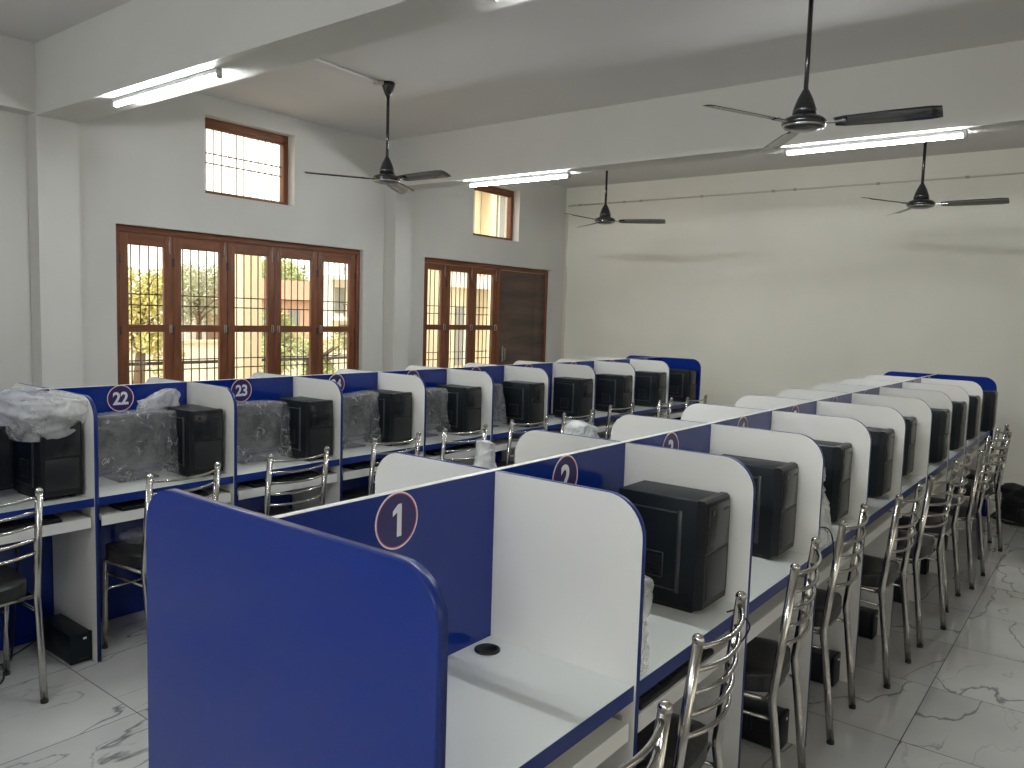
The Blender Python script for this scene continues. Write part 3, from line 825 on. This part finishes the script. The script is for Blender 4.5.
# ------------------------------------------------------------------ ceiling fans
def make_fan(label):
    """origin at the centre of the motor underside level, hook at z = ZC-2.62"""
    root = thing('ceiling_fan', label, 'ceiling fan')
    top = ZC-2.62
    MB().lathe([(0, top), (.052, top), (.055, top-.006), (.050, top-.03), (.030, top-.085), (.014, top-.115), (.0, top-.115)], M['fan']).obj('canopy', root)
    MB().tube([(0, 0, .10), (0, 0, top-.10)], .0125, M['fan'], 14).obj('downrod', root)
    MB().lathe([(0, .205), (.014, .205), (.020, .195), (.040, .155), (.058, .105), (.062, .078), (.0, .078)], M['fan']).obj('lower_canopy', root)
    mt = MB().lathe([(0, .082), (.055, .082), (.062, .070), (.098, .055), (.112, .040), (.112, .026), (.098, .010), (.060, -.002), (0, -.006)], M['fan'], (0, 0, 0), 36).obj('motor', root)
    MB().lathe([(.098, .0095), (.104, .012), (.108, .018), (.106, .019)], M['fan_ring'], (0, 0, 0), 36).obj('trim_ring', mt)
    for i in range(3):
        a = i*2*PI/3
        R_ = Matrix.Rotation(a, 4, 'Z')
        bl = MB()
        bm = bmesh.new()
        N_ = 10; rows = []
        for j in range(N_+1):
            t = j/N_; x = .150+t*(.64-.150)
            wd = .052+.014*math.sin(min(1, t*1.3)*PI*.5)
            if j == N_: wd *= .86
            if j == 0: wd *= .8
            row = []
            for (yy, zz) in ((-1, -.3), (-.5, .25), (0, .4), (.5, .25), (1, -.3)):
                row.append((x, yy*wd, .030+zz*.010+-yy*wd*.24))
            rows.append(row)
        top_ = [[bm.verts.new(p) for p in r] for r in rows]; bot = [[bm.verts.new((p[0], p[1], p[2]-.002)) for p in r] for r in rows]
        for j in range(N_):
            for l in range(4):
                bm.faces.new((top_[j][l], top_[j][l+1], top_[j+1][l+1], top_[j+1][l]))
                bm.faces.new((bot[j][l], bot[j+1][l], bot[j+1][l+1], bot[j][l+1]))
            bm.faces.new((top_[j][0], top_[j+1][0], bot[j+1][0], bot[j][0])); bm.faces.new((top_[j][4], bot[j][4], bot[j+1][4], top_[j+1][4]))
        for e in (0, N_):
            for l in range(4): bm.faces.new((top_[e][l], bot[e][l], bot[e][l+1], top_[e][l+1]))
        bm.transform(R_); bl.merge(bm, M['fan'], True)
        bo = bl.obj('blade', root)
        ir = MB(); bm = bmesh.new()
        bmesh.ops.create_cube(bm, size=1)
        for v in bm.verts: v.co = Vector((.150+v.co.x*.12, v.co.y*(.040 if v.co.x > 0 else .028), .026+v.co.z*.006))
        bm.transform(R_); ir.merge(bm, M['fan'])
        for yy in (-.014, .014):
            bm = bmesh.new(); bmesh.ops.create_uvsphere(bm, u_segments=8, v_segments=5, radius=.005)
            bm.transform(R_ @ Matrix.Translation((.195, yy, .031))); ir.merge(bm, M['fan_ring'], True)
        ir.obj('blade_bracket', bo)
    remember(root); return root
f0 = make_fan('dark ceiling fan by the high barred window, with light catching one blade')
f0.location = (-3.43, 3.50, 2.62); f0.rotation_euler = (0, 0, math.radians(0)); f0['group'] = 'dark ceiling fans'
for loc, az, lb in (((-.115, 3.34, 2.62), 6, 'largest dark ceiling fan, overhanging the aisle desks near the camera'),
                    ((-3.23, 6.50, 2.62), 26, 'small distant ceiling fan hanging near the corner beyond the second beam'),
                    ((-.165, 6.60, 2.62), 2, 'distant dark ceiling fan below the lit tube, before the back wall')):
    dup(f0, loc, math.radians(az), lb, 'dark ceiling fans')

# ------------------------------------------------------------------ tube lights
def make_tube(label):
    root = thing('tube_light', label, 'tube light')
    MB().box((-.59, -.014, -.028), (.59, .014, 0), M['fixture'], .004).obj('batten', root)
    MB().tube([(-.575, 0, -.041), (.575, 0, -.041)], .0115, M['tube'], 14).obj('lit_tube', root)
    for s in (-1, 1): MB().box((s*.575, -.016, -.055), (s*.598, .016, -.002), M['fixture'], .004).obj('end_cap', root)
    remember(root); return root
t0 = make_tube('glowing tube light at the beam end by the high barred window')
t0.location = (-3.33, 1.60, ZB-.0005); t0['group'] = 'white tube lights under the beams'
for x, y, lb in ((-.21, 1.60, 'glowing tube light cut off at the top of the picture'), 
                 (-3.36, 5.10, 'glowing tube light above the small unbarred high window, under the far beam'), (-.22, 5.075, 'long glowing tube light behind the largest fan, under the far beam'),
                 (-3.3, -1.84, 'tube light behind the camera near the window wall'), (-.2, -1.76, 'tube light behind the camera in the middle'), (.6, -1.92, 'unseen tube light added behind the camera to double the middle one'), (2.9, -1.84, 'unseen tube light added behind the camera near the right wall')):  # last two are unseen, added to brighten the faces turned to the camera
    dup(t0, (x, y, ZB-.0005), 0, lb, 'white tube lights under the beams')

# ------------------------------------------------------------------ wall conduit and ceiling ridge
r = thing('wall_conduit', 'thin painted conduit with clips running along the top of the back wall', 'conduit', (0, YB, 3.15))
MB().tube([(XL+.05, -.012, 0), (XR-.05, -.012, 0)], .009, M['conduit'], 10).obj('pipe', r)
for x in (-4.8, -4.1, -3.85, -3.0, -2.1, -1.85, -.95, -.1, .8, 1.7, 2.6):
    MB().box((x-.018, -.024, -.013), (x+.018, -.0005, .013), M['pipe_clip'], .003).obj('clip', r)
r = thing('ceiling_ridge', 'painted conduit on the ceiling leading to the fan by the barred window', 'conduit', (0, 0, ZC))
MB().tube([(-3.40, 1.80, -.011), (-3.41, 2.6, -.011), (-3.45, 3.40, -.011)], .011, M['ceiling'], 10).obj('pipe', r)  # pipe shape stands for a plaster bump and the fan's shadow
MB().lathe([(0, -.001), (.045, -.001), (.045, -.028), (.0, -.028)], M['conduit'], (-3.47, 3.44, 0)).obj('junction_box', r)

# ------------------------------------------------------------------ black bag by the back wall
root = thing('duffel_bag', 'soft black bag slumped on the floor at the right edge before the back wall', 'bag', (1.03, 7.05, 0))
o = crumple('bag_body', (.92, .42, .23), 71, M['bag'], .8, .10, .05, sag=.08, peak=(.15, 0, .12, .2)); o.parent = root
o = crumple('front_pocket', (.60, .16, .12), 72, M['bag'], .7, .1, .03, sag=.03); o.parent = root; o.location = (-.02, -.22, 0)
MB().tube([(-.40, -.10, .18), (-.30, -.20, .30), (-.05, -.24, .36), (.12, -.22, .30), (.2, -.18, .20)], .014, M['bag'], 8).obj('strap', root)
MB().tube([(-.44, -.05, .1), (-.52, -.2, .02), (-.40, -.33, .015), (-.1, -.36, .02), (.2, -.38, .015)], .013, M['bag'], 8).obj('strap', root)

# ------------------------------------------------------------------ outside
tag(MB().box((-120, -30, -.35), (XL-.45, 110, -.25), M['ground']).obj('ground'), kind='structure')
tag(MB().box((XR+.5, -40, -.35), (60, 60, -.25), M['ground']).obj('ground_1'), kind='structure')
t = thing('veranda_column', 'plain cream square column standing outside the wide window', 'column', (-8.0, 5.27, -.25))
MB().box((-.14, -.13, 0), (.14, .15, 3.1), M['cream'], .01).obj('shaft', t)
MB().box((-.2, -.2, 0), (.2, .22, .3), M['cream'], .01).obj('plinth', t)

t = thing('veranda_column', 'cream outer column glimpsed at the near edge of the far window', 'column', (-7.5, 8.22, -.25))
MB().box((-.12, -.11, 0), (.12, .12, 5.0), M['cream'], .01).obj('shaft', t)
MB().box((-.17, -.16, 0), (.17, .17, .3), M['cream'], .01).obj('plinth', t)
def tree(x, y, h, cr, cz, m, seed, label, n_leaf=1500, leafsz=.14):
    t = thing('tree', label, 'tree', (x, y, -.25)); rnd = random.Random(seed)
    tk = MB(); tk.tube([(0, 0, 0), (.05, .03, h*.3), (-.04, .06, h*.55), (.05, 0, h*.8)], .1, M['bark'], 8, radii=[.13, .10, .07, .03])
    for i in range(9):
        a = rnd.uniform(0, 2*PI); z = h*rnd.uniform(.3, .65)
        tk.tube([(0, .03, z), (math.cos(a)*cr*.4, math.sin(a)*cr*.4, z+.35*cz), (math.cos(a)*cr*.8, math.sin(a)*cr*.8, z+.6*cz)], .04, M['bark'], 6, radii=[.05, .03, .012])
    tk.obj('trunk', t)
    b = MB(); i = b.mi(m)
    blobs = [(Vector((rnd.uniform(-1, 1)*cr*.65, rnd.uniform(-1, 1)*cr*.65, h-cz+rnd.uniform(-1, 1)*cz*.8)), rnd.uniform(.35, .6)*cr) for _ in range(14)]
    for _ in range(n_leaf):
        c, rr = rnd.choice(blobs)
        d = Vector((rnd.gauss(0, 1), rnd.gauss(0, 1), rnd.gauss(0, 1))).normalized()*rr*(rnd.random()**.4)
        p = c+d
        u = Vector((rnd.gauss(0, 1), rnd.gauss(0, 1), rnd.gauss(0, 1))).normalized(); v = u.orthogonal().normalized()
        w_ = leafsz*rnd.uniform(.6, 1.2)
        f = b.bm.faces.new([b.bm.verts.new(q) for q in (p-u*w_, p-v*w_*.5, p+u*w_, p+v*w_*.5)]); f.material_index = i
    b.obj('crown', t, False); return t
tree(-15.0, 7.35, 2.75, .72, 1.25, M['leaf_yellow'], 3, 'yellow-green tree seen through the first leaf of the wide window', 4200, .055)
tree(-26, 15.2, 3.3, 1.3, 1.0, M['leaf_dull'], 5, 'dull green tree seen through the second leaf of the wide window', 3000, .08)
tree(-12.3, 8.75, 1.9, .55, .75, M['leaf_green'], 7, 'leafy green shrub seen beside the cream column', 2200, .05)
tree(-36, 25.6, 4.3, 2.2, .8, M['leaf_green'], 9, 'distant green tree above the red roof', 2600, .13)
tree(-13.5, 10.9, 1.2, .6, .5, M['leaf_green'], 12, 'low green bush before the balcony house', 1500, .05)

t = thing('house', 'low house with a red tiled roof beyond the cream column', 'building', (-30, 21.5, -.25))
MB().box((-2, -2.6, 0), (2, 2.9, 2.3), M['orange_wall']).obj('walls', t)
b = MB(); b.prism([(-2.4, 2.2), (2.4, 2.2), (0.3, 3.15), (-.3, 3.15)], 1, -3.0, 3.3, M['roof_red']); b.obj('roof', t)
for y in (-2, -.5, 1, 2.2): MB().box((1.98, y-.3, .9), (2.03, y+.3, 1.8), M['dark_win']).obj('window', t)
t = thing('house', 'small pale grey block house beyond the dull green tree', 'building', (-31, 17.5, -.25))
MB().box((-1, -.5, 0), (1, .5, 3.3), M['grey_out']).obj('walls', t); MB().box((-1.1, -.6, 3.3), (1.1, .6, 3.4), M['white_out']).obj('roof', t)
MB().box((.98, -.25, 1.6), (1.03, .15, 2.4), M['dark_win']).obj('window', t)
t = thing('house', 'two-storey white house with balconies, seen in the last leaf of the wide window', 'building', (-21, 17.75, -.25))
MB().box((.3, -1.5, 0), (1.3, 1.2, 3.0), M['white_out']).obj('walls', t)
for z in (1.50, 2.85): MB().box((1.3, -1.5, z), (2.0, 1.2, z+.14), M['white_out']).obj('balcony_slab', t)
for z in (1.64, 2.99):
    b = MB()
    for i in range(20): b.box((1.95, -1.48+i*.14, z), (1.97, -1.465+i*.14, z+.40), M['iron'])
    b.box((1.94, -1.5, z+.38), (1.98, 1.2, z+.41), M['iron']); b.box((1.94, -1.5, z+.19), (1.98, 1.2, z+.21), M['iron']); b.obj('balcony_railing', t)
for z, y, m in ((.5, -.9, 'dark_win'), (1.70, -.2, 'orange'), (1.75, -1.1, 'dark_win'), (.5, .2, 'beige')): MB().box((1.28, y-.22, z), (1.33, y+.22, z+.85), M[m]).obj('window', t)
t = thing('apartment_building', 'beige multi-storey building with white bands behind the far window', 'building', (-13.5, 16, -.25))
MB().box((1.25, -5.1, 0), (3, 12, 5.4), M['beige']).obj('walls', t)
for z in (2.42, 4.65): MB().box((2.95, -5.3, z), (3.35, 12, z+.28), M['white_out']).obj('floor_band', t)
for z in (.7, 3.35):
    for i in range(14):
        y = -4.6+i*1.1
        wv = MB().box((2.97, y-.27, z), (3.03, y+.27, z+1.3), M['dark_win']).obj('window', t)
        MB().box((3.02, y-.02, z), (3.06, y+.02, z+1.3), M['white_out']).obj('mullion', wv)
for i in range(8): MB().box((3.02, -5.1+i*2.2-.10, 0), (3.3, -5.1+i*2.2+.10, 5.2), M['cream']).obj('pillar', t)
t = thing('boundary_wall', 'low white boundary wall beyond the wide window', 'wall', (-16.5, 10, -.25))
MB().box((-.1, -6, 0), (.1, 4, .95), M['white_out']).obj('wall_body', t); MB().box((-.15, -6, .95), (.15, 4, 1.02), M['cream']).obj('coping', t)
t = thing('railing', 'dark metal railing on the veranda outside the wide window', 'railing', (-8.3, 6, -.25))
b = MB(); b.box((-.02, -3.5, 1.10), (.02, 3.6, 1.14), M['iron']); b.box((-.02, -3.5, .72), (.02, 3.6, .75), M['iron']); b.obj('rail', t)
for i in range(8): MB().box((-.02, -3.5+i, 0), (.02, -3.46+i, 1.12), M['iron']).obj('post', t)

# ------------------------------------------------------------------ light from outside
wd = bpy.data.worlds.new('World'); sc.world = wd; wd.use_nodes = True
bg = wd.node_tree.nodes['Background']; bg.inputs['Color'].default_value = (1.0, .94, .80, 1); bg.inputs['Strength'].default_value = 2.7
sl = bpy.data.lights.new('sun', 'SUN'); sl.energy = 2.3; sl.angle = .2; sl.color = (1, .92, .78)
so = bpy.data.objects.new('sun', sl); COL.objects.link(so); so.rotation_euler = (math.radians(38), 0, math.radians(25))

# ------------------------------------------------------------------ camera
cd = bpy.data.cameras.new('camera'); co = bpy.data.objects.new('camera', cd); COL.objects.link(co)
cd.sensor_fit = 'HORIZONTAL'; cd.sensor_width = 36; cd.lens = F/1024*36; cd.clip_start = .05; cd.clip_end = 500
fw = Vector((-math.sin(YAW)*math.cos(PITCH), math.cos(YAW)*math.cos(PITCH), -math.sin(PITCH)))
rt = Vector((math.cos(YAW), math.sin(YAW), 0)); up = rt.cross(fw)
r2 = math.cos(ROLL)*rt+math.sin(ROLL)*up; u2 = -math.sin(ROLL)*rt+math.cos(ROLL)*up
Mx = Matrix((r2, u2, -fw)).transposed().to_4x4(); Mx.translation = CAM
co.matrix_world = Mx
sc.camera = co
vs = sc.view_settings
vs.view_transform = 'Standard'; vs.look = 'None'; vs.gamma = 1; vs.use_curve_mapping = False; vs.exposure = 0.37
